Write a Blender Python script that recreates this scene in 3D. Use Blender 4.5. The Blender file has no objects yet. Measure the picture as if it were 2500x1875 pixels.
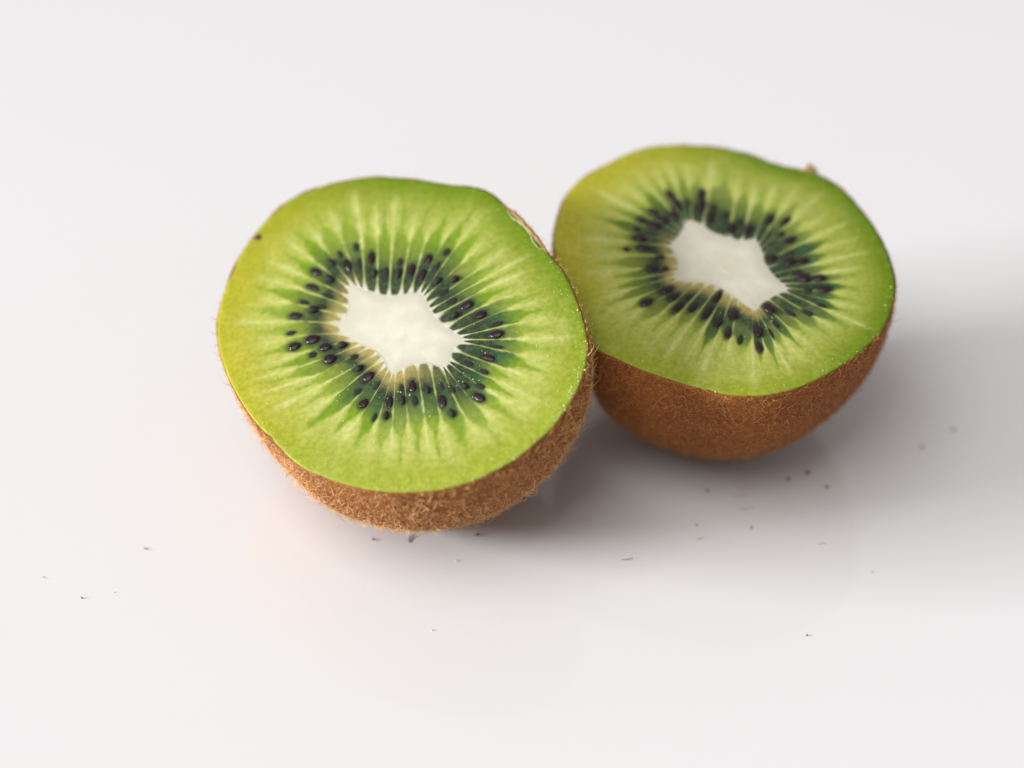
import bpy, json, math, random
import numpy as np
from mathutils import Matrix, Vector

scene = bpy.context.scene
rad = math.radians

# ---------------------------------------------------------------- camera
cam_data = bpy.data.cameras.new("camera")
cam = bpy.data.objects.new("camera", cam_data)
scene.collection.objects.link(cam)
ELEV, DIST = rad(38), 0.28
cam.location = (0, -DIST * math.cos(ELEV), DIST * math.sin(ELEV))
cam.rotation_euler = (math.pi / 2 - ELEV, 0, 0)
cam_data.lens = 70
cam_data.sensor_width = 36
cam_data.clip_start = 0.01
cam_data.clip_end = 50
cam_data.dof.use_dof = True
cam_data.dof.focus_distance = 0.2445
cam_data.dof.aperture_fstop = 7.8
scene.camera = cam

# ---------------------------------------------------------------- light: soft room light and one window on the left, plus an added high fill lamp
world = bpy.data.worlds.new("World")
scene.world = world
world.use_nodes = True
bg = world.node_tree.nodes["Background"]
bg.inputs[0].default_value = (1.0, 0.955, 0.94, 1)
bg.inputs[1].default_value = 0.355

def area_light(name, az, el, dist, size, power, color):
    d = bpy.data.lights.new(name, 'AREA')
    d.shape = 'RECTANGLE'
    d.size, d.size_y = size
    d.energy = power
    d.color = color
    o = bpy.data.objects.new(name, d)
    scene.collection.objects.link(o)
    p = Vector((math.cos(el) * math.cos(az), math.cos(el) * math.sin(az), math.sin(el))) * dist
    o.location = p
    o.rotation_euler = (-p).to_track_quat('-Z', 'Y').to_euler()
    return o

area_light("window_light", rad(189), rad(15.5), 6.0, (2.2, 0.7), 660.0, (0.985, 0.99, 1.0))
area_light("high_fill_light", rad(220), rad(62), 5.0, (3.8, 3.3), 142.0, (1.0, 0.985, 0.975))  # unseen soft fill, added to lift the shadows and the cut faces

scene.view_settings.view_transform = 'Standard'
scene.view_settings.look = 'None'
scene.view_settings.exposure = 0
scene.view_settings.gamma = 1
scene.cycles.max_bounces = 8
scene.cycles.use_denoising = True
scene.cycles.sample_clamp_indirect = 4

DATA = json.loads('''{"front":{"pose":[19,-36],
"base":[-0.01387,-0.02135,0.0],
"face":[0.004688,0.006528,0.02326],
"d":0.0245,"sh":[-0.0003,0],
"rim":[[-541,2735],[-413,2718],[-288,2688],[-162,2657],[-37,2624],[86,2587],[208,2543],[327,2494],[447,2446],[566,2397],[691,2362],[817,2336],[937,2288],[1046,2220],[1141,2132],[1223,2033],[1293,1924],[1362,1815],[1431,1706],[1497,1595],[1561,1483],[1627,1372],[1699,1265],[1773,1159],[1843,1050],[1911,941],[1978,830],[2041,717],[2090,598],[2133,476],[2173,354],[2208,229],[2240,104],[2268,-22],[2294,-148],[2313,-276],[2326,-404],[2332,-533],[2324,-662],[2305,-790],[2276,-916],[2238,-1039],[2190,-1159],[2135,-1276],[2074,-1389],[2008,-1500],[1935,-1607],[1853,-1707],[1759,-1795],[1664,-1883],[1569,-1970],[1466,-2048],[1356,-2115],[1242,-2176],[1126,-2231],[1006,-2281],[884,-2322],[758,-2350],[630,-2370],[502,-2381],[373,-2382],[244,-2376],[115,-2364],[-13,-2345],[-139,-2320],[-264,-2289],[-388,-2249],[-508,-2203],[-627,-2152],[-743,-2097],[-858,-2038],[-971,-1975],[-1080,-1907],[-1183,-1828],[-1277,-1739],[-1364,-1645],[-1447,-1545],[-1525,-1442],[-1604,-1341],[-1689,-1243],[-1771,-1144],[-1845,-1038],[-1915,-929],[-1981,-818],[-2045,-706],[-2105,-592],[-2163,-476],[-2216,-359],[-2265,-239],[-2310,-118],[-2349,5],[-2384,129],[-2413,255],[-2436,382],[-2449,511],[-2449,640],[-2438,768],[-2423,896],[-2403,1024],[-2381,1151],[-2355,1278],[-2321,1402],[-2282,1525],[-2236,1646],[-2181,1763],[-2121,1877],[-2059,1990],[-1995,2102],[-1923,2210],[-1842,2310],[-1753,2404],[-1656,2489],[-1549,2562],[-1433,2617],[-1309,2654],[-1183,2682],[-1056,2703],[-928,2718],[-799,2730],[-670,2737]],
"core":[[-725,930],[-684,922],[-648,897],[-613,871],[-577,847],[-540,824],[-504,801],[-467,779],[-429,756],[-392,734],[-354,712],[-316,693],[-275,677],[-234,664],[-192,655],[-149,649],[-105,647],[-62,647],[-18,647],[25,646],[68,645],[112,643],[155,643],[198,646],[239,633],[264,597],[280,557],[296,517],[312,477],[327,436],[343,395],[360,355],[379,317],[400,279],[422,241],[444,204],[468,168],[493,132],[520,98],[548,65],[576,32],[606,0],[637,-30],[670,-58],[703,-87],[735,-116],[768,-143],[801,-172],[825,-208],[803,-243],[767,-266],[732,-293],[701,-322],[672,-355],[658,-395],[656,-439],[650,-482],[641,-524],[626,-565],[593,-591],[550,-593],[508,-585],[467,-570],[432,-545],[395,-522],[354,-509],[311,-502],[268,-499],[224,-498],[181,-500],[139,-511],[99,-527],[59,-544],[20,-563],[-19,-583],[-54,-608],[-94,-620],[-122,-588],[-141,-549],[-158,-509],[-175,-469],[-190,-428],[-208,-389],[-229,-351],[-252,-314],[-278,-279],[-307,-247],[-338,-217],[-371,-188],[-405,-162],[-441,-137],[-478,-115],[-516,-93],[-553,-70],[-588,-45],[-623,-19],[-656,9],[-689,37],[-720,68],[-749,100],[-778,132],[-805,166],[-831,201],[-852,239],[-859,281],[-841,320],[-812,353],[-784,386],[-763,424],[-744,463],[-728,503],[-721,546],[-722,589],[-730,632],[-738,675],[-745,717],[-746,761],[-747,804],[-746,848],[-742,891]],
"rays":[[0.0246,0.9551,[[-614,872],[-841,1685],[-1085,2301],[-1232,2672]]],
[0.0449,0.9843,[[-526,815],[-591,1749],[-678,2189],[-785,2731]]],
[0.084,0.0039,[[-351,711],[-364,1572],[-429,2219],[-481,2729]]],
[0.1164,0.025,[[-193,655],[-183,1404],[-169,2225],[-162,2657]]],
[0.145,0.0481,[[-44,647],[75,1639],[141,2208],[180,2553]]],
[0.1715,0.0792,[[94,644],[297,1666],[422,1933],[628,2377]]],
[0.194,0.0993,[[210,644],[477,1407],[669,1786],[927,2292]]],
[0.2053,0.1204,[[256,611],[614,1241],[1026,1859],[1179,2089]]],
[0.2176,0.1465,[[282,553],[579,860],[1131,1458],[1402,1752]]],
[0.2413,0.1737,[[327,438],[625,645],[1223,1094],[1616,1390]]],
[0.2626,0.1948,[[369,336],[664,527],[1451,936],[1800,1118]]],
[0.2839,0.2116,[[423,239],[714,367],[1063,597],[1660,802],[1937,897]]],
[0.3364,0.2333,[[587,21],[971,295],[1710,496],[2090,599]]],
[0.3647,0.251,[[694,-79],[1227,178],[1631,246],[2177,339]]],
[0.3866,0.274,[[781,-154],[1310,-41],[1655,-29],[2265,-7]]],
[0.4015,0.2985,[[823,-215],[1643,-308],[2324,-382]]],
[0.4094,0.3339,[[798,-246],[1393,-486],[1641,-610],[2274,-925]]],
[0.439,0.3542,[[681,-344],[1062,-582],[1393,-760],[1639,-907],[2163,-1218]]],
[0.4731,0.3731,[[643,-514],[1145,-849],[1638,-1200],[2024,-1475]]],
[0.4805,0.3832,[[632,-551],[1025,-986],[1597,-1375],[1936,-1606]]],
[0.494,0.4144,[[581,-593],[860,-1110],[1329,-1643],[1595,-1947]]],
[0.5022,0.4376,[[539,-591],[741,-1239],[1112,-1845],[1297,-2147]]],
[0.5343,0.475,[[390,-520],[476,-1136],[674,-1987],[758,-2350]]],
[0.5697,0.4949,[[208,-498],[322,-1261],[406,-1987],[452,-2383]]],
[0.6034,0.5109,[[42,-551],[129,-1434],[171,-1956],[204,-2373]]],
[0.6266,0.5283,[[-62,-612],[-69,-1407],[-66,-1896],[-64,-2335]]],
[0.6338,0.5565,[[-97,-618],[-278,-1379],[-373,-1768],[-482,-2214]]],
[0.6524,0.5927,[[-146,-537],[-360,-1020],[-652,-1462],[-985,-1967]]],
[0.6691,0.6214,[[-180,-456],[-550,-920],[-884,-1249],[-1327,-1686]]],
[0.6913,0.6482,[[-229,-352],[-526,-567],[-727,-796],[-1092,-1036],[-1587,-1362]]],
[0.7157,0.6735,[[-304,-250],[-616,-422],[-863,-595],[-1320,-813],[-1833,-1057]]],
[0.7461,0.6996,[[-424,-148],[-875,-378],[-1165,-540],[-1502,-605],[-2042,-711]]],
[0.7669,0.7167,[[-517,-93],[-1056,-256],[-1352,-342],[-1723,-403],[-2163,-476]]],
[0.7931,0.7279,[[-628,-14],[-1113,-10],[-1317,-141],[-1737,-222],[-2233,-317]]],
[0.8306,0.7541,[[-768,122],[-1211,200],[-1471,153],[-1870,114],[-2367,66]]],
[0.8703,0.7861,[[-853,299],[-1224,399],[-2009,497],[-2451,553]]],
[0.898,0.8193,[[-768,415],[-1455,720],[-1932,895],[-2396,1065]]],
[0.9273,0.8431,[[-720,558],[-1120,810],[-1764,1141],[-2315,1424]]],
[0.961,0.8635,[[-745,731],[-1087,1001],[-1694,1392],[-2203,1719]]],
[0.9854,0.8967,[[-745,858],[-1104,1277],[-1734,1938],[-1953,2168]]],
[0.0066,0.9231,[[-691,925],[-875,1199],[-1177,1776],[-1427,2122],[-1679,2471]]]],
"tips":[[-1147,2018],[-841,2110],[-510,1912],[-267,1900],[-32,1910],[196,1794],[453,1731],[752,1702],[976,1443],[1203,902],[1309,658],[1606,420],[1656,190],[1707,53],[1756,-160],[1779,-479],[1661,-743],[1353,-884],[1273,-1118],[1273,-1373],[1145,-1666],[929,-1809],[734,-1754],[454,-1716],[252,-1666],[63,-1718],[-185,-1685],[-440,-1532],[-634,-1313],[-975,-1267],[-1058,-917],[-1207,-615]],
"seeds":[[-978,1314,124,221,117,1],[-1175,1196,137,183,101,0],[-989,1049,136,226,142,1],[-1203,942,148,199,92,0],[-995,771,147,212,82,0.5],[-1301,711,156,170,85,0.5],[-1177,569,158,207,164,1],[-1069,606,154,156,101,0.4],[-1396,507,169,178,108,0],[-1446,239,-173,165,92,0.7],[-1154,95,-173,197,152,0.1],[-1388,21,-167,165,131,0],[-978,-54,-173,166,121,0],[-1139,-148,-161,132,108,0.6],[-757,-57,-175,184,143,1],[-907,-248,-160,169,153,0],[-598,-264,-153,131,99,0.6],[-524,-450,-145,153,140,1],[-401,-594,-134,162,134,0],[-519,-803,-131,150,104,0.6],[-445,-997,-123,147,119,0.1],[-284,-753,-117,172,65,0.4],[-120,-1025,-97,199,83,0.1],[-157,-1219,-97,197,107,1],[-303,-1227,-106,163,67,0.7],[41,-1012,-87,213,92,1],[23,-832,-88,143,70,0.5],[160,-816,-83,188,92,0],[354,-907,-82,173,86,1],[539,-1098,-79,194,91,0.1],[661,-1297,-68,192,107,1],[660,-933,-69,166,74,0.6],[814,-908,-57,170,104,1],[991,-1102,-47,189,106,0],[859,-577,-35,177,81,0.4],[1108,-523,-29,185,90,0.1],[1042,-728,-34,194,94,0.7],[1000,-935,-41,182,90,0.7],[1194,-173,1,187,117,0],[1194,-366,-17,213,68,0.7],[1207,-10,10,189,83,0.6],[999,159,26,170,120,0],[670,201,31,160,134,1],[817,340,29,172,128,0.1],[636,432,30,155,114,0.3],[527,588,35,169,98,0.4],[438,786,53,174,126,1],[660,781,41,173,125,1],[300,1156,74,182,96,0.2],[544,1253,61,150,102,0.5],[426,1031,65,193,66,0.6],[230,915,73,215,90,0.1],[89,1026,81,209,88,0.2],[-79,991,85,221,111,1],[-64,1183,85,161,87,0.6],[-249,1010,90,256,86,0.4],[-399,1049,92,180,122,1],[-448,1315,92,230,86,0.1],[-600,1241,98,234,73,0.5],[-660,1528,98,188,92,0.7],[-759,1239,112,237,97,0.2],[-869,1443,111,166,79,0.75],[196,-1033,-83,236,92,0.8],[528,-868,-76,145,57,0.6]],
"marks":{"blemish":[[-2035,1926]],
"notch":[[1353,1834],[1491,1631],[1658,1346],[1792,1109]]}},
"back":{"pose":[9,0],
"base":[0.02702,-0.00801,0.0],
"face":[0.000397,0.003119,0.025274],
"d":0.0255,"sh":[-0.0004,0],
"rim":[[-2195,562],[-2194,681],[-2178,800],[-2158,918],[-2136,1035],[-2111,1152],[-2083,1268],[-2047,1382],[-2001,1492],[-1946,1599],[-1883,1701],[-1811,1796],[-1729,1883],[-1641,1963],[-1549,2040],[-1452,2110],[-1355,2181],[-1262,2255],[-1165,2325],[-1059,2381],[-950,2429],[-837,2469],[-721,2497],[-603,2513],[-483,2518],[-364,2517],[-244,2515],[-125,2509],[-6,2493],[111,2468],[227,2438],[340,2401],[451,2357],[559,2306],[661,2243],[761,2177],[866,2121],[975,2070],[1087,2029],[1201,1995],[1318,1971],[1419,1907],[1510,1830],[1597,1748],[1674,1656],[1739,1557],[1798,1452],[1849,1344],[1897,1234],[1943,1124],[1988,1013],[2029,901],[2065,787],[2096,672],[2124,555],[2147,438],[2165,320],[2177,201],[2186,82],[2191,-38],[2189,-157],[2177,-276],[2156,-394],[2130,-511],[2098,-626],[2060,-739],[2017,-851],[1969,-960],[1913,-1065],[1843,-1163],[1767,-1255],[1688,-1345],[1607,-1432],[1521,-1516],[1432,-1595],[1340,-1672],[1246,-1746],[1150,-1817],[1052,-1886],[950,-1948],[845,-2005],[737,-2056],[626,-2101],[513,-2139],[396,-2167],[278,-2181],[158,-2185],[39,-2179],[-80,-2165],[-197,-2141],[-310,-2104],[-422,-2061],[-534,-2018],[-645,-1975],[-756,-1930],[-866,-1882],[-974,-1831],[-1081,-1778],[-1186,-1721],[-1288,-1659],[-1387,-1591],[-1485,-1523],[-1590,-1467],[-1685,-1396],[-1738,-1289],[-1769,-1174],[-1795,-1057],[-1825,-941],[-1860,-827],[-1896,-713],[-1932,-599],[-1968,-485],[-2006,-372],[-2045,-259],[-2082,-145],[-2114,-30],[-2140,87],[-2159,205],[-2175,323],[-2187,442]],
"core":[[-403,953],[-362,953],[-325,937],[-289,917],[-256,894],[-225,867],[-198,836],[-172,804],[-146,773],[-117,744],[-85,719],[-49,698],[-13,680],[25,663],[63,648],[100,632],[138,615],[174,597],[211,579],[249,563],[288,553],[325,568],[358,593],[399,591],[436,574],[462,543],[477,505],[487,466],[495,426],[502,385],[509,345],[516,305],[521,264],[526,223],[530,183],[535,142],[542,102],[553,62],[567,24],[584,-13],[602,-50],[622,-86],[641,-122],[663,-157],[687,-190],[711,-223],[734,-256],[756,-291],[770,-329],[754,-365],[717,-382],[679,-395],[642,-412],[609,-437],[577,-463],[546,-490],[516,-517],[485,-544],[455,-572],[426,-600],[400,-632],[377,-666],[349,-696],[310,-694],[279,-669],[250,-639],[222,-609],[194,-579],[168,-548],[142,-516],[115,-486],[86,-457],[56,-429],[26,-401],[-3,-372],[-31,-343],[-61,-315],[-93,-289],[-125,-264],[-160,-242],[-196,-224],[-236,-212],[-276,-207],[-317,-204],[-358,-202],[-399,-199],[-439,-195],[-480,-192],[-521,-188],[-561,-180],[-599,-166],[-631,-141],[-639,-102],[-628,-62],[-613,-24],[-597,13],[-584,52],[-578,93],[-577,134],[-580,174],[-585,215],[-591,255],[-600,296],[-613,334],[-628,372],[-643,410],[-653,450],[-652,491],[-636,528],[-612,561],[-585,592],[-560,624],[-538,659],[-520,696],[-502,733],[-485,770],[-468,807],[-454,845],[-443,885],[-429,923]],
"rays":[[0.0089,0.2094,[[-360,952],[-350,1827],[-348,2517]]],
[0.0419,0.2371,[[-224,866],[-48,1860],[46,2483]]],
[0.1291,0.2659,[[119,624],[287,1527],[442,2361]]],
[0.1647,0.2853,[[279,555],[481,1391],[684,2226]]],
[0.2003,0.3047,[[437,573],[721,1444],[927,2092]]],
[0.2185,0.3323,[[479,497],[892,1236],[1304,1975]]],
[0.2366,0.3599,[[498,409],[1055,1071],[1612,1732]]],
[0.2548,0.3875,[[513,322],[1096,796],[1824,1399]]],
[0.282,0.4107,[[529,189],[1243,641],[1956,1092]]],
[0.3092,0.434,[[554,58],[1311,418],[2068,778]]],
[0.3365,0.4573,[[610,-63],[1299,169],[2144,453]]],
[0.357,0.4788,[[659,-151],[1421,-2],[2182,147]]],
[0.3776,0.5002,[[718,-233],[1453,-197],[2189,-161]]],
[0.3981,0.5217,[[767,-320],[1500,-401],[2141,-465]]],
[0.4032,0.5464,[[768,-345],[1402,-573],[2036,-802]]],
[0.4083,0.571,[[754,-365],[1474,-859],[1878,-1117]]],
[0.4371,0.593,[[626,-423],[1151,-891],[1675,-1359]]],
[0.466,0.615,[[518,-515],[1154,-1242],[1450,-1580]]],
[0.4864,0.6344,[[444,-582],[839,-1169],[1234,-1755]]],
[0.5067,0.6538,[[381,-659],[857,-1595],[1006,-1914]]],
[0.5125,0.6736,[[364,-682],[559,-1365],[755,-2048]]],
[0.5183,0.6935,[[341,-698],[414,-1422],[487,-2146]]],
[0.5242,0.7134,[[314,-695],[238,-1735],[205,-2184]]],
[0.5716,0.7423,[[153,-529],[-113,-1700],[-205,-2138]]],
[0.5951,0.7625,[[74,-445],[-202,-1242],[-477,-2039]]],
[0.6185,0.7827,[[-9,-365],[-378,-1150],[-747,-1934]]],
[0.642,0.8028,[[-94,-288],[-753,-1384],[-1011,-1814]]],
[0.6725,0.8228,[[-224,-215],[-743,-945],[-1262,-1675]]],
[0.703,0.8428,[[-373,-201],[-1095,-1048],[-1499,-1515]]],
[0.7268,0.868,[[-489,-192],[-1116,-731],[-1743,-1271]]],
[0.7506,0.8931,[[-602,-164],[-1283,-587],[-1831,-921]]],
[0.7697,0.9139,[[-636,-87],[-1278,-361],[-1920,-636]]],
[0.7888,0.9347,[[-602,1],[-1307,-176],[-2012,-352]]],
[0.8079,0.9555,[[-578,91],[-1312,15],[-2104,-68]]],
[0.8487,0.9821,[[-598,289],[-1386,298],[-2173,306]]],
[0.8895,0.0087,[[-653,480],[-1238,558],[-2193,686]]],
[0.9079,0.0354,[[-613,559],[-1372,812],[-2130,1064]]],
[0.9262,0.0622,[[-556,629],[-1292,1031],[-2027,1433]]],
[0.9445,0.0889,[[-514,708],[-1131,1198],[-1836,1765]]],
[0.9587,0.1171,[[-484,771],[-1014,1407],[-1544,2043]]],
[0.9729,0.1452,[[-457,835],[-865,1610],[-1221,2286]]],
[0.9849,0.1666,[[-440,892],[-695,1660],[-950,2429]]],
[0.9969,0.188,[[-415,944],[-535,1726],[-654,2507]]]],
"tips":[],
"seeds":[[-612,1462,107,220,83,0.2],[-524,1269,105,248,92,0],[-382,1328,93,190,80,0.6],[-194,1477,82,225,94,0.1],[-208,1261,82,296,99,0],[-52,1225,80,192,89,0.4],[-103,1049,80,234,93,0],[115,1078,79,176,78,0.5],[155,816,79,217,117,0],[271,932,78,160,78,0.4],[377,788,75,216,102,0.1],[-847,1136,132,159,106,0],[-737,983,134,179,142,0],[-585,1056,116,177,96,0],[-1022,976,147,146,116,0],[-860,874,147,198,142,0],[-1088,802,157,130,96,0.5],[-1057,630,166,186,141,0],[-1016,445,174,193,127,0],[-1240,417,176,116,99,0.6],[-812,262,180,145,91,0.3],[-919,53,-172,184,121,0],[-756,53,-170,117,94,0.5],[673,990,65,211,95,0],[880,954,53,195,83,0.2],[798,701,48,173,106,0.4],[904,587,38,185,111,0],[625,234,32,176,114,0.1],[891,346,30,131,93,0.4],[856,178,25,189,132,0],[1041,206,23,157,109,0.1],[952,-16,15,150,108,0.4],[1027,-126,8,175,170,0],[1213,-126,7,165,118,0],[1264,-324,-4,179,136,0],[1053,-345,-10,132,96,0.5],[-759,-340,-144,183,123,0],[-1026,-569,-142,183,121,0],[-681,-475,-134,171,95,0.1],[-625,-650,-128,260,96,0],[-437,-650,-124,219,89,0.2],[-493,-489,-128,155,71,0.5],[-123,-475,-117,243,82,0.1],[-264,-743,-118,290,96,0],[-135,-902,-111,207,99,0.1],[71,-783,-105,212,98,0.1],[-29,-1111,-105,208,83,0.1],[111,-1228,-100,208,83,0.5],[520,-676,-60,201,121,0],[775,-756,-48,197,91,0.3],[1001,-756,-41,179,95,0.3],[345,-1072,-86,230,112,0],[340,-1357,-87,177,83,0],[587,-967,-63,146,72,0.5],[508,-1124,-73,214,58,0.6],[1193,-623,-30,134,77,0.6]],
"marks":{"stub":[[1326,1984]]}},
"debris":[[-4655,-3408],[-5858,-3935],[-5315,-4307],[-4937,-4200],[-1775,-3234],[-445,-3155],[-1283,-3120],[1456,-3606],[2404,-3217],[3080,-3014],[3043,-2647],[2994,-2382],[3037,-2244],[2569,-2299],[3927,-1935],[3660,-2066],[4150,-2225],[3955,-3313],[2380,-2970],[6032,-1022],[5529,-1397],[4524,-3834],[3570,-4947],[-972,-4860],[-713,-3631]]}''')
MM = 0.001

# ---------------------------------------------------------------- helpers
def link(name, mesh, parent=None):
    o = bpy.data.objects.new(name, mesh)
    scene.collection.objects.link(o)
    if parent is not None:
        o.parent = parent
    return o

def tag(o, label, cat, group=None, kind=None):
    if label: o["label"] = label
    if cat: o["category"] = cat
    if group: o["group"] = group
    if kind: o["kind"] = kind

def mesh_np(name, co, faces, mat, smooth=True, attrs=None, uv=None):
    """co (n,3); faces: list of (m,k) integer arrays"""
    me = bpy.data.meshes.new(name)
    co = np.asarray(co, np.float32)
    me.vertices.add(len(co))
    me.vertices.foreach_set("co", co.ravel())
    loops = np.concatenate([np.asarray(f, np.int32).ravel() for f in faces])
    tot = np.concatenate([np.full(len(f), np.asarray(f).shape[1], np.int32) for f in faces])
    start = np.r_[0, np.cumsum(tot)[:-1]].astype(np.int32)
    me.loops.add(len(loops))
    me.loops.foreach_set("vertex_index", loops)
    me.polygons.add(len(tot))
    me.polygons.foreach_set("loop_start", start)
    me.polygons.foreach_set("loop_total", tot)
    me.polygons.foreach_set("use_smooth", np.full(len(tot), smooth))
    me.update(calc_edges=True)
    for k, v in (attrs or {}).items():
        a = me.attributes.new(k, 'FLOAT', 'POINT')
        a.data.foreach_set("value", np.asarray(v, np.float32).ravel())
    me.materials.append(mat)
    me.validate()
    return me

def sm(a, b, x):
    t = np.clip((x - a) / (b - a), 0, 1)
    return t * t * (3 - 2 * t)

def closed(P):
    Q = np.vstack([P, P[:1]])
    s = np.r_[0, np.cumsum(np.linalg.norm(np.diff(Q, axis=0), axis=1))]
    return Q, s / s[-1]

def along(P, s):
    Q, S = closed(P)
    s = np.asarray(s) % 1
    return np.stack([np.interp(s, S, Q[:, k]) for k in range(Q.shape[1])], -1)

def grid_faces(nr, nc, base=0, flip=False):
    """quads of nr rings with nc columns, columns wrap"""
    i = np.arange(nr - 1)[:, None] * nc
    j = np.arange(nc)[None]
    j2 = (j + 1) % nc
    q = np.stack([i + j, i + j2, i + nc + j2, i + nc + j], -1).reshape(-1, 4) + base
    return q[:, ::-1] if flip else q

# ---------------------------------------------------------------- node helpers
class Nodes:
    def __init__(self, name):
        self.mat = bpy.data.materials.new(name)
        self.mat.use_nodes = True
        self.t = self.mat.node_tree
        self.bsdf = self.t.nodes["Principled BSDF"]
    def n(self, typ, **kw):
        x = self.t.nodes.new(typ)
        for k, v in kw.items(): setattr(x, k, v)
        return x
    def put(self, sock, v):
        if hasattr(v, "is_output"): self.t.links.new(v, sock)
        elif isinstance(v, tuple) and len(v) == 3 and sock.type == 'RGBA': sock.default_value = (*v, 1)
        else: sock.default_value = v
    def attr(self, name):
        return self.n("ShaderNodeAttribute", attribute_name=name).outputs["Fac"]
    def math(self, op, a, b=0.0, c=0.0, clamp=False):
        x = self.n("ShaderNodeMath", operation=op, use_clamp=clamp)
        for s, v in zip(x.inputs, (a, b, c)): self.put(s, v)
        return x.outputs[0]
    def mix(self, f, a, b, blend='MIX'):
        x = self.n("ShaderNodeMix", data_type='RGBA', blend_type=blend)
        self.put(x.inputs[0], f); self.put(x.inputs[6], a); self.put(x.inputs[7], b)
        return x.outputs[2]
    def noise(self, vec, scale, detail=3.0, rough=0.55):
        x = self.n("ShaderNodeTexNoise")
        if vec is not None: self.put(x.inputs["Vector"], vec)
        x.inputs["Scale"].default_value = scale
        x.inputs["Detail"].default_value = detail
        x.inputs["Roughness"].default_value = rough
        return x.outputs["Fac"]
    def remap(self, v, a, b, c=0.0, d=1.0):
        x = self.n("ShaderNodeMapRange", interpolation_type='SMOOTHSTEP')
        for s, q in zip(x.inputs, (v, a, b, c, d)): self.put(s, q)
        return x.outputs[0]
    def combine(self, x, y, z=0.0):
        c = self.n("ShaderNodeCombineXYZ")
        for s, v in zip(c.inputs, (x, y, z)): self.put(s, v)
        return c.outputs[0]
    def obj(self):
        return self.n("ShaderNodeTexCoord").outputs["Object"]
    def bump(self, h, strength, dist):
        x = self.n("ShaderNodeBump")
        self.put(x.inputs["Height"], h)
        x.inputs["Strength"].default_value = strength
        x.inputs["Distance"].default_value = dist
        self.t.links.new(x.outputs[0], self.bsdf.inputs["Normal"])
    def set(self, **kw):
        for k, v in kw.items(): self.put(self.bsdf.inputs[k.replace("_", " ")], v)

# ---------------------------------------------------------------- materials
def mat_table():
    m = Nodes("white_lacquer")
    n = m.noise(m.obj(), 9.0, 4)
    m.set(Base_Color=m.mix(n, (0.735, 0.734, 0.738), (0.747, 0.746, 0.750)), Roughness=0.07, IOR=1.72)
    return m.mat

def mat_flesh():
    m = Nodes("kiwi_flesh")
    loc, ray, u, halo, tan_, yel_glow, v = [m.attr(k) for k in ("locule", "ray", "radial", "halo", "tan", "yellow", "tipfrac")]
    colc, teal = m.attr("column"), m.attr("teal")
    ob = m.obj()
    fibre = m.noise(m.combine(m.math('MULTIPLY', colc, 3.2), m.math('MULTIPLY', u, 5.0)), 1.0, 4, 0.6)
    fine = m.noise(ob, 1500.0, 4, 0.6)
    blot = m.noise(ob, 260.0, 3, 0.5)
    # outer pericarp
    c = m.mix(m.remap(fibre, 0.2, 0.8), (0.215, 0.255, 0.018), (0.275, 0.298, 0.043))
    c = m.mix(m.math('MULTIPLY', m.math('MULTIPLY', m.remap(u, 0.3, 0.55), m.remap(u, 0.6, 0.9, 1.0, 0.0)), 0.42), c, (0.40, 0.42, 0.13))
    c = m.mix(m.math('MULTIPLY', m.remap(blot, 0.45, 0.75), 0.45), c, (0.45, 0.445, 0.145))
    c = m.mix(m.math('MULTIPLY', m.remap(u, 0.82, 1.0), 0.6), c, (0.22, 0.28, 0.012))
    c = m.mix(m.math('MULTIPLY', m.attr('green'), 0.85, clamp=True), c, (0.085, 0.150, 0.004))
    c = m.mix(m.math('MULTIPLY', yel_glow, 0.6), c, (0.36, 0.31, 0.018))  # warm tint painted for light coming through the skin
    # pale walls between the seed pockets
    c = m.mix(m.math('MULTIPLY', ray, 0.85, clamp=True), c, m.mix(m.remap(u, 0.1, 0.5), (0.25, 0.30, 0.15), (0.44, 0.46, 0.18)))
    # the white of the core runs out between the pockets
    c = m.mix(m.remap(u, 0.02, 0.13, 1.0, 0.0), c, m.mix(m.remap(u, 0.0, 0.12), (0.46, 0.445, 0.345), (0.38, 0.39, 0.23)))
    # seed pockets: grass green tips, blue green middle, dark beside the seeds, olive tan at the core
    tip = m.mix(fibre, (0.105, 0.19, 0.006), (0.17, 0.255, 0.014))
    mid = m.mix(teal, (0.075, 0.125, 0.018), (0.024, 0.070, 0.026))
    deep = m.mix(m.remap(fine, 0.3, 0.7), (0.018, 0.034, 0.016), (0.042, 0.066, 0.030))
    lc = m.mix(m.remap(v, 0.50, 0.85), mid, tip)
    lc = m.mix(m.remap(v, 0.30, 0.55), deep, lc)
    lc = m.mix(tan_, lc, (0.29, 0.235, 0.075))
    c = m.mix(loc, c, lc)
    c = m.mix(halo, c, (0.022, 0.030, 0.022))
    # fine wet cells
    c = m.mix(0.30, c, m.mix(m.remap(fine, 0.3, 0.7), (0.55, 0.55, 0.55), (1.0, 1.0, 1.0)), 'OVERLAY')
    m.set(Base_Color=c, Roughness=m.remap(fine, 0.3, 0.7, 0.30, 0.48), IOR=1.38, Specular_IOR_Level=0.3,
          Subsurface_Weight=0.55, Subsurface_Scale=1.0)
    m.bsdf.inputs["Subsurface Radius"].default_value = (0.00025, 0.00032, 0.00012)
    h = m.math('ADD', fine, m.math('MULTIPLY', fibre, 0.15))
    m.bump(h, 0.4, 0.00012)
    return m.mat

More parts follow.
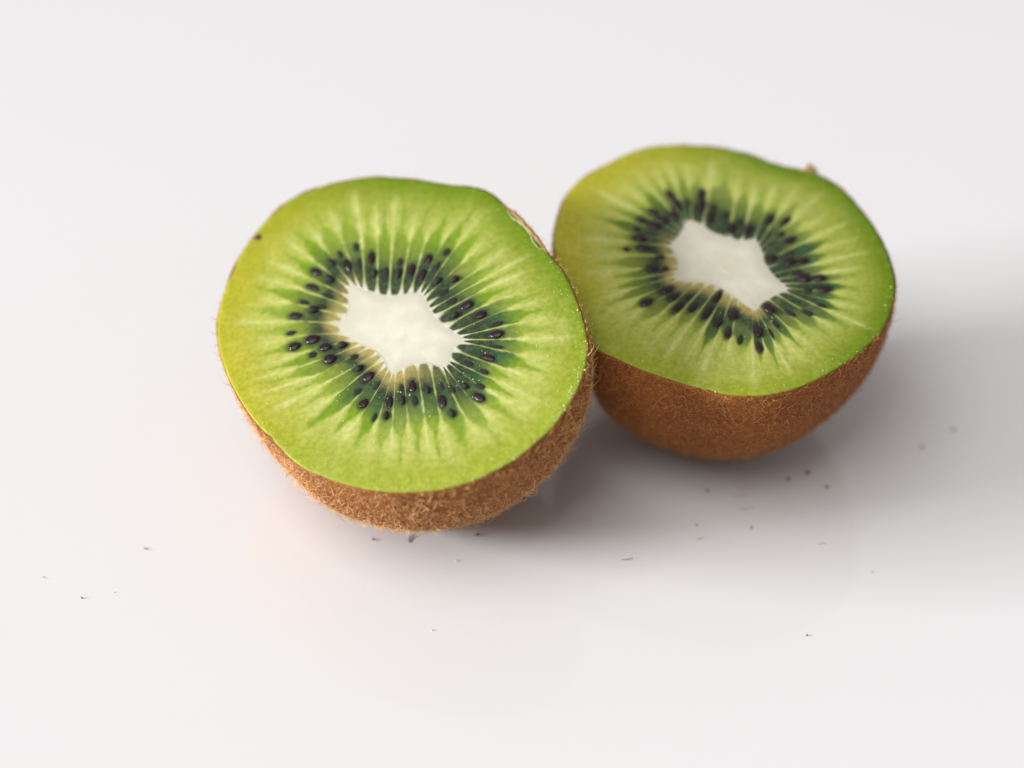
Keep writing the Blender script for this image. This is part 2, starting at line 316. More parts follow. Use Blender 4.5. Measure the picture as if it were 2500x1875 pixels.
def mat_core():
    m = Nodes("white_core")
    ob = m.obj()
    n = m.noise(ob, 420.0, 4)
    edge = m.attr("edge")
    c = m.mix(m.remap(n, 0.3, 0.7), (0.55, 0.525, 0.41), (0.60, 0.58, 0.48))
    c = m.mix(m.remap(edge, 0.55, 1.0), c, (0.505, 0.49, 0.39))
    c = m.mix(m.math('MULTIPLY', m.remap(edge, 0.10, 0.0), 0.35), c, (0.78, 0.66, 0.45))
    m.set(Base_Color=c, Roughness=0.42, IOR=1.38, Subsurface_Weight=0.55, Subsurface_Scale=1.0)
    m.bsdf.inputs["Subsurface Radius"].default_value = (0.00025, 0.00032, 0.00012)
    m.bump(n, 0.3, 0.0002)
    return m.mat

def mat_seed(under):
    m = Nodes("seed_under_pulp" if under else "seed_coat")
    n = m.noise(m.obj(), 2.2, 3)
    if under:
        m.set(Base_Color=m.mix(n, (0.018, 0.018, 0.016), (0.036, 0.036, 0.028)), Roughness=0.5, IOR=1.33, Specular_IOR_Level=0.2)
    else:
        m.set(Base_Color=m.mix(n, (0.008, 0.004, 0.006), (0.032, 0.013, 0.016)), Roughness=0.12, IOR=1.42)
        m.bump(m.noise(m.obj(), 5.0, 2), 0.12, 0.15)
    return m.mat

def mat_skin():
    m = Nodes("brown_skin")
    ob = m.obj()
    a = m.noise(ob, 150.0, 4)
    b = m.noise(ob, 900.0, 4, 0.65)
    vor = m.n("ShaderNodeTexVoronoi")
    m.put(vor.inputs["Vector"], ob)
    vor.inputs["Scale"].default_value = 1300.0
    dots = m.remap(vor.outputs["Distance"], 0.10, 0.30, 1.0, 0.0)
    c = m.mix(m.remap(a, 0.3, 0.7), (0.20, 0.050, 0.007), (0.30, 0.102, 0.015))
    c = m.mix(m.remap(b, 0.35, 0.70), c, (0.20, 0.062, 0.014))
    c = m.mix(m.math('MULTIPLY', dots, 0.75), c, (0.12, 0.030, 0.010))
    c = m.mix(m.attr('inside'), c, m.mix(a, (0.34, 0.22, 0.09), (0.26, 0.20, 0.07)))
    m.set(Base_Color=c, Roughness=0.75, Specular_IOR_Level=0.2)
    m.bump(m.math('ADD', b, m.math('MULTIPLY', dots, 0.6)), 0.6, 0.00025)
    return m.mat

def mat_fuzz():
    m = Nodes("tan_fuzz")
    tone = m.attr("tone")
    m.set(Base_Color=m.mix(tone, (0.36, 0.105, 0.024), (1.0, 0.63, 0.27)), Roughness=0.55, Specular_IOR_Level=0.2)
    return m.mat

def mat_plain(name, col, rough, **kw):
    m = Nodes(name)
    n = m.noise(m.obj(), 2500.0, 3)
    m.set(Base_Color=m.mix(n, tuple(c * 0.75 for c in col), tuple(min(1, c * 1.2) for c in col)), Roughness=rough, **kw)
    return m.mat

M_TABLE, M_FLESH, M_CORE, M_SEED, M_UNDER, M_SKIN, M_FUZZ = mat_table(), mat_flesh(), mat_core(), mat_seed(0), mat_seed(1), mat_skin(), mat_fuzz()
M_DROP = mat_plain("juice", (0.45, 0.54, 0.20), 0.16, IOR=1.45)
M_RIDGE = mat_plain("wet_pale_edge", (0.40, 0.50, 0.26), 0.3)
M_BLEMISH = mat_plain("dark_blemish", (0.075, 0.022, 0.012), 0.6)
M_HAIR = mat_plain("loose_hair", (0.035, 0.014, 0.010), 0.8, Specular_IOR_Level=0.1)
M_PALEHAIR = mat_plain("pale_loose_hair", (0.40, 0.28, 0.25), 0.6)
M_CRUMB = mat_plain("brown_crumb", (0.34, 0.22, 0.18), 0.8)
M_TANCRUMB = mat_plain("tan_crumb", (0.68, 0.59, 0.50), 0.8)
M_GREYCRUMB = mat_plain("grey_crumb", (0.24, 0.15, 0.12), 0.8)

# ---------------------------------------------------------------- table
def build_table():
    s, t = 2.0, 0.03
    co = [(x, y, z) for z in (-t, 0) for x, y in ((-s, -s), (s, -s), (s, s), (-s, s))]
    f = np.array([(0, 3, 2, 1), (4, 5, 6, 7), (0, 1, 5, 4), (1, 2, 6, 5), (2, 3, 7, 6), (3, 0, 4, 7)])
    o = link("table_top", mesh_np("table_top", co, [f], M_TABLE, smooth=False))
    o["kind"] = "structure"
build_table()

# ---------------------------------------------------------------- kiwi
def frame(tau, az):
    n = np.array([math.sin(az) * math.sin(tau), -math.cos(az) * math.sin(tau), math.cos(tau)])
    x = np.array([1.0, 0, 0]) - n[0] * n
    x /= np.linalg.norm(x)
    return np.stack([x, np.cross(n, x), n], 1)

def tube(path, radii, k=4):
    """points and quads of a tapered tube"""
    path = np.asarray(path, float)
    n = len(path)
    tan = np.gradient(path, axis=0)
    tan /= np.linalg.norm(tan, axis=1)[:, None] + 1e-12
    ref = np.array([0.31, 0.52, 0.79])
    a = np.cross(tan, ref); a /= np.linalg.norm(a, axis=1)[:, None] + 1e-12
    b = np.cross(tan, a)
    th = np.arange(k) * 2 * math.pi / k
    ring = (a[:, None] * np.cos(th)[None, :, None] + b[:, None] * np.sin(th)[None, :, None]) * np.asarray(radii)[:, None, None]
    co = (path[:, None] + ring).reshape(-1, 3)
    q = grid_faces(n, k)
    caps = [np.array([list(range(k))[::-1]]), np.array([list(range((n - 1) * k, n * k))])]
    return co, [q] + caps

def unit_seed():
    """a kiwi seed: egg outline, pointed at the inner end, slightly flat; length 2 along x"""
    nr, nc = 10, 14
    co = [(-1, 0, 0)]
    for i in range(1, nr):
        x = -math.cos(math.pi * i / nr)
        r = math.sqrt(max(0, 1 - x * x)) * (1.0 + 0.18 * x) ** 1.0
        if x < 0: r *= 1 - 0.22 * x * x
        for j in range(nc):
            a = 2 * math.pi * j / nc
            co.append((x, r * math.cos(a), r * math.sin(a)))
    co.append((1, 0, 0))
    q = grid_faces(nr - 1, nc, 1)
    t1 = np.array([(0, 1 + (j + 1) % nc, 1 + j) for j in range(nc)])
    e = len(co) - 1
    b = e - nc
    t2 = np.array([(e, b + j, b + (j + 1) % nc) for j in range(nc)])
    return np.array(co), [q, t1, t2]

SEED_CO, SEED_F = unit_seed()
SEED_MESH = [mesh_np("seed", SEED_CO, SEED_F, M_SEED), mesh_np("seed_under", SEED_CO, SEED_F, M_UNDER)]

def wob(a, b, seed):
    """cheap smooth noise of two arrays, about -1..1"""
    r = np.random.RandomState(seed)
    out = 0
    for k in range(6):
        out = out + np.sin(a * r.uniform(-1, 1) * 2.2 ** (k * .5) + b * r.uniform(-1, 1) * 2.2 ** (k * .5) + r.uniform(0, 6.28)) / 1.5 ** k
    return out / 2.2

def build_kiwi(D, label, seed, opts):
    rng = np.random.RandomState(seed)
    tau, az = D["pose"]
    M = frame(rad(tau), rad(az))
    root = bpy.data.objects.new("kiwi_half", None)
    scene.collection.objects.link(root)
    root.empty_display_size = 0.01
    root.matrix_world = Matrix.Translation(Vector(D["base"])) @ Matrix(M.tolist()).to_4x4()
    tag(root, label, "kiwi half", "halves of one cut kiwi")
    F0 = np.array(D["face"])                     # face centre in the root's frame
    d, sh = D["d"], np.array(D["sh"])
    O = np.array(D["rim"], float) * 1e-5
    K = np.array(D["core"], float) * 1e-5
    K = K.mean(0) + (K - K.mean(0)) * opts["core"]
    rays = D["rays"]
    nR = len(rays)
    # resample each ray by its length
    U = 40
    RP = []
    for _, _, p in rays:
        p = np.array(p, float) * 1e-5
        if len(p) == 2: p = np.vstack([p[0], p.mean(0), p[1]])
        s = np.r_[0, np.cumsum(np.linalg.norm(np.diff(p, axis=0), axis=1))]; s /= s[-1]
        t = np.linspace(0, 1, U)
        q = np.stack([np.interp(t, s, p[:, k]) for k in (0, 1)], 1)
        for _ in range(60):                       # round the bends
            q[1:-1] = q[1:-1] * .5 + (q[:-2] + q[2:]) * .25
        RP.append(q)
    RP = np.array(RP)
    sc = np.array([r[0] for r in rays]); so = np.array([r[1] for r in rays])
    m = 16
    cols, colid = [], []
    frac = np.arange(m) / m
    rows = np.r_[np.linspace(0, .1, 12, endpoint=False), np.linspace(.1, .7, 72, endpoint=False), np.linspace(.7, 1, 26)]
    nu, nc = len(rows), nR * m
    P = np.zeros((nu, nc, 2)); W = np.zeros(nc); GI = np.zeros(nc, int); FR = np.zeros(nc)
    SO = np.zeros(nc)
    ui = rows * (U - 1); i0 = np.clip(ui.astype(int), 0, U - 2); f = (ui - i0)[:, None]
    RQ = RP[:, i0] * (1 - f) + RP[:, i0 + 1] * f  # (nR, nu, 2)
    for g in range(nR):
        g2 = (g + 1) % nR
        dso = (so[g2] - so[g] + .5) % 1 - .5; dsc = (sc[g2] - sc[g] + .5) % 1 - .5
        A, B = RQ[g], RQ[g2]
        Bm, Cm = RQ[g - 1], RQ[(g + 2) % nR]
        for k in range(m):
            t = frac[k]; c = g * m + k
            q = A * (1 - t) + B * t
            o = along(O, so[g] + t * dso); kk = along(K, sc[g] + t * dsc)
            w1 = (rows ** 3)[:, None]; w0 = ((1 - rows) ** 5)[:, None]
            q = q + w1 * (o - q[-1]) + w0 * (kk - q[0])
            P[:, c] = q; W[c] = abs(2 * t - 1); GI[c] = g; FR[c] = t; SO[c] = (so[g] + t * dso) % 1
    uu = rows[:, None] * np.ones((1, nc))
    # tip of the seed pocket in each gap
    tip = rng.uniform(.50, .66, nR)
    if D["tips"]:
        T = np.array(D["tips"], float) * 1e-5
        mid = P[:, [g * m + m // 2 for g in range(nR)]]
        got = {}
        for p in T:
            dist = np.linalg.norm(mid - p, axis=-1); r, g = np.unravel_index(dist.argmin(), dist.shape)
            got[g] = rows[r]
        for g in range(nR):
            if g in got: tip[g] = got[g]
        tip = np.clip(tip, .44, .80)
    else:
        tip = tip * opts.get("tip", 1.0)
    colx = np.arange(nc) / m
    wu = wob(colx[None] * 9 + 0 * uu, uu * 16, seed + 1)
    ww = wob(colx[None] * 5 + 0 * uu, uu * 30, seed + 2)
    tcol = np.array([tip[g] for g in GI])[None]
    V = uu / tcol * (1 + .07 * wu)
    w = np.clip(W[None] + .15 * ww * sm(.05, .4, uu), 0, 1.2)
    fat = np.array([rng.uniform(.84, 1.02) for g in range(nR)])[GI][None]
    st0 = np.array([rng.uniform(-.06, .06) for g in range(nR)])[GI][None]
    half = fat * sm(-.12 + st0, opts["comb"] + st0, V) ** .8 * (1 - .82 * sm(.62, 1.0, V)) * (1 - sm(1.0, 1.28, V))
    soft = .11 + .22 * sm(.30, 1.1, V) + .14 * sm(.25, 0, V)
    loc = sm(half + soft, half - soft, w) * sm(1.32, 1.05, V) * sm(.0, .02, uu)
    strong = np.array([rng.uniform(.58, 1.0) for g in range(nR)])[GI][None]
    loc = loc * (strong + (1 - strong) * sm(.6, .3, V))
    rb = np.array([rng.uniform(.45, 1.0) for g in range(nR)])
    rayb = np.where(FR < .5, rb[GI], rb[(GI + 1) % nR])[None]
    rlen = np.array([rng.uniform(.68, .98) for g in range(nR)])
    rl = np.where(FR < .5, rlen[GI], rlen[(GI + 1) % nR])[None]
    ray = np.exp(-((1 - np.clip(w, 0, 1)) / (.075 + .24 * uu)) ** 2) * rayb * sm(rl, rl - .25, uu) * (1 - .20 * sm(.30, .65, uu))
    ang = np.arctan2(P[..., 1], P[..., 0])
    # light glowing through the skin on one side, painted in as yellow
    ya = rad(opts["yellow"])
    yel_glow = sm(.25, 1.0, np.cos(ang - ya)) * sm(.45, .98, uu)
    grn = opts.get('gwide', 1.0) * sm(-.4, .8, np.cos(ang - rad(opts['green']))) * (.35 * sm(.4, .75, uu) + .65 * sm(.72, 1.0, uu))
    ta = rad(opts["tan"])
    tan_ = sm(.32, .06, V) * (.02 + .98 * sm(-.25, .55, np.cos(ang - ta)))
    teal = sm(-.4, .7, np.cos(ang - rad(opts["teal"])))
    # seeds
    SD = D["seeds"]
    halo = np.zeros_like(uu)
    zpit = np.zeros_like(uu)
    for x, y, a, l, wd, e in SD:
        c0 = np.array([x, y]) * 1e-5; a = rad(a)
        dx, dy = P[..., 0] - c0[0], P[..., 1] - c0[1]
        lx, ly = (dx * math.cos(a) + dy * math.sin(a)) / (l * .5e-5), (-dx * math.sin(a) + dy * math.cos(a)) / (wd * .5e-5)
        r = np.sqrt(lx * lx + ly * ly)
        r2 = np.sqrt((lx / 1.0) ** 2 + ly ** 2)
        if e > .25:
            h = .93 * sm(1.45, .55, r2) * (1 - .35 * (e - .25))
        else:
            h = .80 * sm(1.9, .85, r2)
        halo = np.maximum(halo, h)
    halo = halo * opts.get("halo", 1.0)
    # relief: pockets sink, walls stand, edge rounds over
    z = -.00002 - .00003 * loc * sm(.06, .2, uu) + .000015 * ray * sm(0, .1, uu) + .00004 * wob(P[..., 0] * 900, P[..., 1] * 900, seed + 3) * sm(0, .1, uu)
    z += -.00005 * halo * sm(.03, .1, uu)
    z += -.00008 * sm(.97, 1.0, uu) ** 2
    z += opts.get("dip", 0) * 0
    co = [np.concatenate([P, z[..., None]], -1)]
    A = dict(locule=loc, ray=ray, radial=uu, halo=halo, tan=tan_, yellow=yel_glow, tipfrac=V * opts.get("deep", 1.0), teal=teal, green=grn, column=np.broadcast_to(colx[None], uu.shape))
    # hidden outside of the flesh (just inside the skin) and hidden core socket
    def bowl(Oc, off, ts):
        s = (1 - ts ** 2.15) ** .5
        R = np.linalg.norm(Oc, axis=1).mean()
        nrm = Oc / np.linalg.norm(Oc, axis=1)[:, None]
        k = (ts ** 1.5)[:, None, None]
        base = (Oc + nrm * off)
        xy = s[:, None, None] * (base * (1 - k) + nrm * (R + off) * k) + sh * (ts ** 1.3)[:, None, None]
        zz = np.broadcast_to((-(d + off) * ts)[:, None, None], xy.shape[:2] + (1,))
        return np.concatenate([xy, zz], -1)
    Oc = P[-1]
    ts = np.sin(np.linspace(.03, math.pi / 2 * .985, 26))
    side = bowl(Oc, -.00035, ts)
    side[0, :, 2] = np.minimum(side[0, :, 2], -.0006)
    socket = np.concatenate([P[0][None] * np.array([.997, .97, .5])[:, None, None], np.broadcast_to(np.array([-.00003, -.003, -.004])[:, None, None], (3, nc, 1))], -1)
    allr = np.concatenate([socket[::-1], co[0], side], 0)
    nr = len(allr)
    vert = allr.reshape(-1, 3)
    vert = np.vstack([vert, [[0, 0, -.004], [sh[0], sh[1], -d + .0004]]])
    i1, i2 = len(vert) - 2, len(vert) - 1
    j = np.arange(nc); j2 = (j + 1) % nc
    caps = [np.stack([np.full(nc, i1), j2, j], 1), np.stack([np.full(nc, i2), (nr - 1) * nc + j, (nr - 1) * nc + j2], 1)]
    at = {}
    for k, a in A.items():
        pad0 = 0.0 if k not in ("radial", "tipfrac") else 0.0
        full = np.concatenate([np.repeat(a[:1], 3, 0), a, np.repeat(a[-1:], len(side), 0)], 0).ravel()
        at[k] = np.r_[full, full[:2]]
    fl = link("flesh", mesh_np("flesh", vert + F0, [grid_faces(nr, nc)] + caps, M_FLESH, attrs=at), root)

    # core: its own closed body, slightly domed
    kr = np.r_[1, .995, np.linspace(.985, 0, 14, endpoint=False)]
    zt = -.00002 + .00008 * (1 - kr ** 4)
    top = np.concatenate([P[0][None] * kr[:, None, None], zt[:, None, None] * np.ones((1, nc, 1))], -1)
    low = np.concatenate([P[0][None] * np.array([.97, .995])[:, None, None], np.array([-.0028, -.0006])[:, None, None] * np.ones((1, nc, 1))], -1)
    cr = np.concatenate([low, top], 0)
    cv = np.vstack([cr.reshape(-1, 3), [[0, 0, .0001], [0, 0, -.0028]]])
    e = len(cr)
    caps = [np.stack([np.full(nc, len(cv) - 2), (e - 1) * nc + j2, (e - 1) * nc + j], 1), np.stack([np.full(nc, len(cv) - 1), j, j2], 1)]
    edge = np.r_[np.repeat(np.r_[1, 1, kr], nc), 0, 1]
    link("core", mesh_np("core", cv + F0, [grid_faces(e, nc, flip=True)] + caps, M_CORE, attrs=dict(edge=edge)), root)

    # seeds, each its own part
    for x, y, a, l, wd, e in SD:
        under = e > .25
        L, Wd = l * .5e-5, wd * .5e-5
        k = .95 if not under else .92 - .25 * e
        H = Wd * (.50 if e >= .99 else .34 if e <= .25 else .14)
        zc = .00005 if e >= .99 else (-.00003 if e <= .25 else -.00004)
        o = link("seed", SEED_MESH[1 if under else 0], root)
        o.matrix_local = Matrix.Translation(Vector(F0) + Vector((x * 1e-5, y * 1e-5, zc))) @ Matrix.Rotation(rad(a), 4, 'Z') @ Matrix.Rotation(rad(rng.uniform(-7, 7)), 4, 'Y') @ Matrix.Diagonal((L * k, Wd * k, H, 1))

    # skin: outer bowl with a thin lip round the cut
    ncs = 360
    Os = along(O, np.linspace(0, 1, ncs, endpoint=False))
    ss = np.linspace(0, 1, ncs, endpoint=False)
    to = np.sin(np.linspace(0, math.pi / 2, 70))
    outer = bowl(Os, .00012, to)
    outer[-1] = outer[-1].mean(0)
    nrm = Os / np.linalg.norm(Os, axis=1)[:, None]
    rag = .00010 * wob(np.cos(ss * 2 * math.pi) * 40, np.sin(ss * 2 * math.pi) * 40, seed + 9)
    lift = np.zeros(ncs); flare = np.zeros(ncs)
    for s0, wdt, hgt, fla in opts["lifts"](O, D["marks"]):
        q = np.exp(-(((ss - s0 + .5) % 1 - .5) / wdt) ** 4)
        lift += hgt * q * (1 + .35 * np.sin(ss * 900) + .3 * np.sin(ss * 517)); flare += fla * q
    rim_z = -.00012 + rag + lift
    outer[0, :, 2] = rim_z; outer[0, :, :2] += nrm * flare[:, None]
    outer[1, :, 2] = np.minimum(outer[1, :, 2], rim_z - .0003); outer[1, :, :2] += nrm * flare[:, None] * .7
    outer[2, :, :2] += nrm * flare[:, None] * .4
    inner = bowl(Os, -.00022, to[:14])
    inner[0, :, 2] = rim_z - .00006; inner[0, :, :2] += nrm * flare[:, None]
    inner[1:, :, 2] -= .0004
    sk = np.concatenate([inner[::-1], outer], 0)
    so_ = link("skin", mesh_np("skin", sk.reshape(-1, 3) + F0, [grid_faces(len(sk), ncs)], M_SKIN, attrs=dict(inside=np.r_[np.ones(13 * ncs), np.full(ncs, .8), np.zeros(len(outer) * ncs)])), root)

    # fuzz: short curled hairs all over the skin
    nh = opts["hairs"]
    G = outer.copy()
    area_w = np.linalg.norm(np.roll(G[:-1], -1, 1) - G[:-1], axis=-1) * np.linalg.norm(G[1:] - G[:-1], axis=-1)
    pick = rng.choice(area_w.size, nh, p=(area_w / area_w.sum()).ravel())
    r, c = np.unravel_index(pick, area_w.shape)
    fr, fc = rng.rand(nh, 1), rng.rand(nh, 1)
    c2 = (c + 1) % ncs
    base = (G[r, c] * (1 - fc) + G[r, c2] * fc) * (1 - fr) + (G[r + 1, c] * (1 - fc) + G[r + 1, c2] * fc) * fr
    tcx = G[r, c2] - G[r, c]; tr = G[r + 1, c] - G[r, c]
    nn = np.cross(tcx, tr); nn /= np.linalg.norm(nn, axis=1)[:, None] + 1e-15
    cen = np.array([0, 0, -d * .4])
    nn *= np.sign(np.sum(nn * (base - cen), 1))[:, None]
    tcx /= np.linalg.norm(tcx, axis=1)[:, None] + 1e-15
    td = np.cross(nn, tcx)
    a1 = rng.uniform(0, 2 * math.pi, nh)
    t1 = tcx * np.cos(a1)[:, None] + td * np.sin(a1)[:, None]
    a2 = a1 + rng.normal(0, .9, nh)
    t2 = tcx * np.cos(a2)[:, None] + td * np.sin(a2)[:, None]
    ln = np.clip(rng.lognormal(math.log(.00072), .42, nh), .00025, .0021)
    stand = rng.beta(1.5, 2.2, nh)
    bold = np.arange(nh) < nh * opts["bold"]              # some longer, stronger hairs
    ln = np.where(bold, np.clip(ln * 1.9, .0008, .0022), ln); stand = np.where(bold, .35 + .6 * stand, stand)
    s1 = nn * (.30 + .6 * stand)[:, None] + t1 * (1 - .55 * stand)[:, None]
    s2 = nn * (-.10 + 1.0 * stand)[:, None] + (t1 * .5 + t2 * .6) * (1 - .3 * stand)[:, None]
    s3 = nn * (-.35 + .9 * stand)[:, None] + t2
    for q in (s1, s2, s3): q /= np.linalg.norm(q, axis=1)[:, None]
    seg = (ln / 3)[:, None]
    p0 = base - nn * .00008; p1 = p0 + s1 * seg; p2 = p1 + s2 * seg; p3 = p2 + s3 * seg
    rr = rng.uniform(.000012, .000024, nh) * np.where(bold, 1.7, 1.0)
    sidev = np.cross(s1, nn); sidev /= np.linalg.norm(sidev, axis=1)[:, None] + 1e-12
    upv = np.cross(sidev, s1)
    rings = []
    for p, k in ((p0, 1.1), (p1, 1.0), (p2, .8), (p3, .25)):
        for th in (0, 2.094, 4.189):
            rings.append(p + (sidev * math.cos(th) + upv * math.sin(th)) * (rr * k)[:, None])
    hv = np.stack(rings, 1)                         # nh, 12, 3
    q = []
    for i in range(3):
        for jx in range(3):
            j3 = (jx + 1) % 3
            q.append((i * 3 + jx, i * 3 + j3, i * 3 + 3 + j3, i * 3 + 3 + jx))
    q = np.array(q)
    faces = (np.arange(nh)[:, None, None] * 12 + q[None]).reshape(-1, 4)
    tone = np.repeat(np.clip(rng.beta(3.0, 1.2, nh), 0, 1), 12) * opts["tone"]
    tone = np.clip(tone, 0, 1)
    # nothing pokes through the table
    hw = (hv.reshape(-1, 3) + F0) @ M.T
    hw[:, 2] = np.maximum(hw[:, 2], .00003)
    hl = hw @ M
    fz = link("fuzz", mesh_np("fuzz", hl, [faces], M_FUZZ, attrs=dict(tone=tone)), so_)
    fz["kind"] = "stuff"

    # juice beads on the cut, most of them near the rim
    nd = opts["drops"]
    s = rng.rand(nd * 4)
    rr = np.where(rng.rand(nd * 4) < .68, 1 - np.abs(rng.normal(0, .045, nd * 4)) - .012, rng.uniform(.12, .97, nd * 4))
    cidx = (s * nc).astype(int); ridx = np.searchsorted(rows, np.clip(rr, .05, .985)).clip(0, nu - 1)
    keep = rng.rand(nd * 4) < (.10 + .9 * sm(-.2, .7, np.cos(ang[ridx, cidx] - rad(opts["wet"]))))
    cidx, ridx = cidx[keep][:nd], ridx[keep][:nd]
    bp = np.concatenate([P, z[..., None]], -1)[ridx, cidx] + np.concatenate([rng.normal(0, .00012, (len(cidx), 2)), np.zeros((len(cidx), 1))], 1)
    br = np.clip(rng.lognormal(math.log(.000050), .5, len(cidx)), .000022, .00014)
    dome = [(0, 0, .55)]
    for zz, r_ in ((.42, .6), (.05, 1.0), (-.3, 1.0)):
        for jx in range(6): dome.append((r_ * math.cos(jx * math.pi / 3), r_ * math.sin(jx * math.pi / 3), zz))
    dome = np.array(dome)
    df = [(0, 1 + jx, 1 + (jx + 1) % 6) for jx in range(6)]
    dq = [(1 + i * 6 + jx, 7 + i * 6 + jx, 7 + i * 6 + (jx + 1) % 6, 1 + i * 6 + (jx + 1) % 6) for i in range(2) for jx in range(6)]
    st = np.stack([np.ones(len(br)), rng.uniform(.7, 1.5, len(br)), np.ones(len(br))], 1)
    dv = bp[:, None] + dome[None] * br[:, None, None] * st[:, None]
    off = np.arange(len(br))[:, None, None] * len(dome)
    jd = link("juice_beads", mesh_np("juice_beads", dv.reshape(-1, 3) + F0, [(off + np.array(df)[None]).reshape(-1, 3), (off + np.array(dq)[None]).reshape(-1, 4)], M_DROP), fl)
    jd["kind"] = "stuff"
    return root, F0, O, M

def s_of(O, p):
    Q = along(O, np.linspace(0, 1, 2000, endpoint=False))
    return np.linalg.norm(Q - np.array(p) * 1e-5, axis=1).argmin() / 2000

def front_lifts(O, marks):
    a, b = s_of(O, marks["notch"][0]), s_of(O, marks["notch"][-1])
    mid, w = (a + b) / 2, abs(b - a) / 2
    return [(mid, w * .95, .0006, .0004)]

def back_lifts(O, marks):
    return [(s_of(O, marks["stub"][0]), .006, .0009, .0002)]

front, F0, O, M = build_kiwi(DATA["front"], "sharp nearer half of a cut kiwi, tilted, brown fuzz lit at its lower edge", 11,
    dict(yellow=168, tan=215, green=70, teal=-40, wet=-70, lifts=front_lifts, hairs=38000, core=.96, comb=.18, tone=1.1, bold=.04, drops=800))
# pale wet edge where the peel came away, and a dark spot at the rim
nt = np.array(DATA["front"]["marks"]["notch"], float) * 1e-5
t = np.linspace(0, 1, 40)
path = np.stack([np.interp(t, np.linspace(0, 1, len(nt)), nt[:, k]) for k in (0, 1)], 1)
inw = -path / np.linalg.norm(path, axis=1)[:, None]
path = path + inw * (.00025 + .0002 * np.sin(t * 9))[:, None]
path = np.concatenate([path, (.00002 + .00006 * np.sin(t * 23))[:, None]], 1)
co, fs = tube(path + F0, .00006 * (0.25 + np.sin(np.pi * np.clip(t, .02, .98)) ** .6) * (1 + .3 * np.sin(t * 37)), 8)
link("peel_edge", mesh_np("peel_edge", co, fs, M_RIDGE), front)
b = np.array(DATA["front"]["marks"]["blemish"][0], float) * 1e-5
co = SEED_CO * np.array([.00058, .00046, .00024]) * (1 + .15 * np.sin(SEED_CO @ np.array([[3.1], [5.3], [4.2]])))
link("blemish", mesh_np("blemish", co + F0 + np.array([b[0] * .995, b[1] * .995, -.00002]), SEED_F, M_BLEMISH), front)

build_kiwi(DATA["back"], "blurred farther half of a cut kiwi, sitting upright behind right, its left flank shaded", 23,
    dict(yellow=150, tan=225, green=20, teal=-30, wet=-60, lifts=back_lifts, hairs=34000, gwide=1.1, core=1.0, comb=.10, tone=.5, bold=.004, deep=.78, halo=1.1, drops=160, tip=.97))  # low tone paints the front half's shadow into the fuzz colour

# ---------------------------------------------------------------- loose hairs and crumbs on the table
def loose(kind, i, label, size, rot, mat, bend=0.3, thick=.00006):
    x, y = np.array(DATA["debris"][i]) * 1e-5
    if i == 6: y -= .0009                     # clear of the fruit's belly
    rng = np.random.RandomState(100 + i)
    if kind == "crumb": size *= .72
    else: thick *= .8
    if kind == "hair":
        n = 9
        t = np.linspace(-.5, .5, n)
        th = rad(rot) + bend * t * 2
        p = np.cumsum(np.stack([np.cos(th), np.sin(th), 0 * t], 1) * size / n, 0)
        p -= p.mean(0)
        p[:, 2] = thick * .9 + size * .10 * (t + .5) ** 2
        co, fs = tube(p, thick * (1.05 - 1.1 * np.abs(t) ** 1.5), 6)
    else:
        co = SEED_CO * np.array([1.0, rng.uniform(.6, .9), rng.uniform(.45, .7)])
        co = co * (1 + .22 * np.sin(co @ rng.uniform(-4, 4, (3, 1))) + .14 * np.sin(co @ rng.uniform(-9, 9, (3, 1)))) * size * .5
        c, s_ = math.cos(rad(rot)), math.sin(rad(rot))
        co = co @ np.array([[c, s_, 0], [-s_, c, 0], [0, 0, 1]])
        co[:, 2] -= co[:, 2].min()
        fs = SEED_F
    name = "loose_hair" if kind == "hair" else "crumb"
    o = link(name, mesh_np(name, co, fs, mat))
    o.location = (x, y, 0.00002)
    tag(o, label, "hair" if kind == "hair" else "crumb", "loose kiwi hairs on the table" if kind == "hair" else "kiwi crumbs on the table")

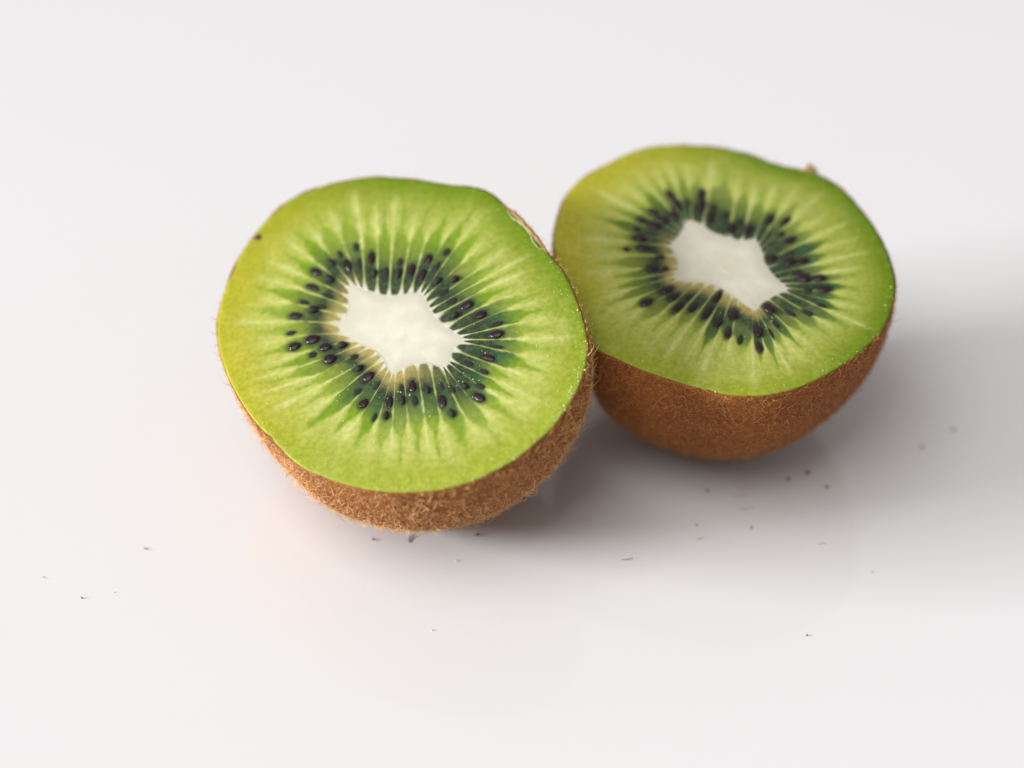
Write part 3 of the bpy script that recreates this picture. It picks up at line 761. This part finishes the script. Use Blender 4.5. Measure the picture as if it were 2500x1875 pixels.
LOOSE = [
    ("hair", 0, "short dark hair fragment lying alone on the table left of the front kiwi half", .0008, -35, M_HAIR, .2, .00007),
    ("hair", 1, "faint pale hair fragment at the far left edge of the table", .0007, -40, M_PALEHAIR, .2, .00004),
    ("crumb", 2, "tiny dark crumb at lower left, below the faint pale hair fragment", .00042, 0, M_CRUMB),
    ("crumb", 3, "smallest pale crumb at lower left, right of the tiny dark crumb", .00026, 0, M_TANCRUMB),
    ("crumb", 4, "dark crumb just below the front kiwi half, left of the curled dark hair", .00055, 0, M_BLEMISH),
    ("crumb", 5, "dark crumb just below the front kiwi half, at the edge of its shadow", .00070, 20, M_BLEMISH),
    ("hair", 6, "dark curled hair sticking out from under the front kiwi half", 0.0021, 62, M_HAIR, -1.0, .000085),
    ("hair", 7, "thin dark hair lying crosswise on the white table below the right shadow", .0016, 4, M_HAIR, .25, .000045),
    ("hair", 8, "thin curved brown hair between the crosswise dark hair and the upright hair", .0013, 12, M_PALEHAIR, .5, .000045),
    ("hair", 9, "short thick hair fragment pointing toward the back kiwi half, in light shadow", .0008, 65, M_CRUMB, .2, .00009),
    ("hair", 10, "faint curved hair in the shadow, right above the short upright fragment", .0022, -4, M_PALEHAIR, .5, .00004),
    ("hair", 11, "reddish curved hair in the shadow in front of the back kiwi half, middle of three", .0020, 0, M_PALEHAIR, 1.0, .00005),
    ("hair", 12, "short reddish hair in the shadow, nearest of three to the back kiwi half", .0013, -20, M_PALEHAIR, .4, .00006),
    ("crumb", 13, "blurred brown crumb in the shadow between the two kiwi halves", .00070, 70, M_CRUMB),
    ("crumb", 14, "blurred reddish crumb right below the back kiwi half, upper one of a pair", .00100, 20, M_CRUMB),
    ("crumb", 15, "blurred reddish crumb right below the back kiwi half, lower one of a pair", .00085, 10, M_CRUMB),
    ("crumb", 16, "blurred grey crumb right of the pair of reddish crumbs", .00070, 0, M_GREYCRUMB),
    ("hair", 17, "faint straight reddish hair on the white table below the grey crumb", .0012, 3, M_PALEHAIR, .1, .00004),
    ("crumb", 18, "faint small crumb above the thin curved brown hair", .00042, 0, M_CRUMB),
    ("crumb", 19, "tan crumb farthest right in the back kiwi half's shadow", .0010, 15, M_TANCRUMB),
    ("crumb", 20, "tan crumb in the back kiwi half's shadow, nearer to the fruit", .0010, 5, M_TANCRUMB),
    ("crumb", 21, "tiny black crumb alone on the bright table at lower right", .00028, 0, M_GREYCRUMB),
    ("crumb", 22, "grey crumb nearest the bottom right corner of the table", .00042, 30, M_GREYCRUMB),
    ("crumb", 23, "faint pinkish crumb low in the middle of the bright table", .00036, 0, M_TANCRUMB),
    ("crumb", 24, "faint speck below the dark crumb at the edge of the front shadow", .00034, 0, M_TANCRUMB),
]
for a in LOOSE: loose(*a)
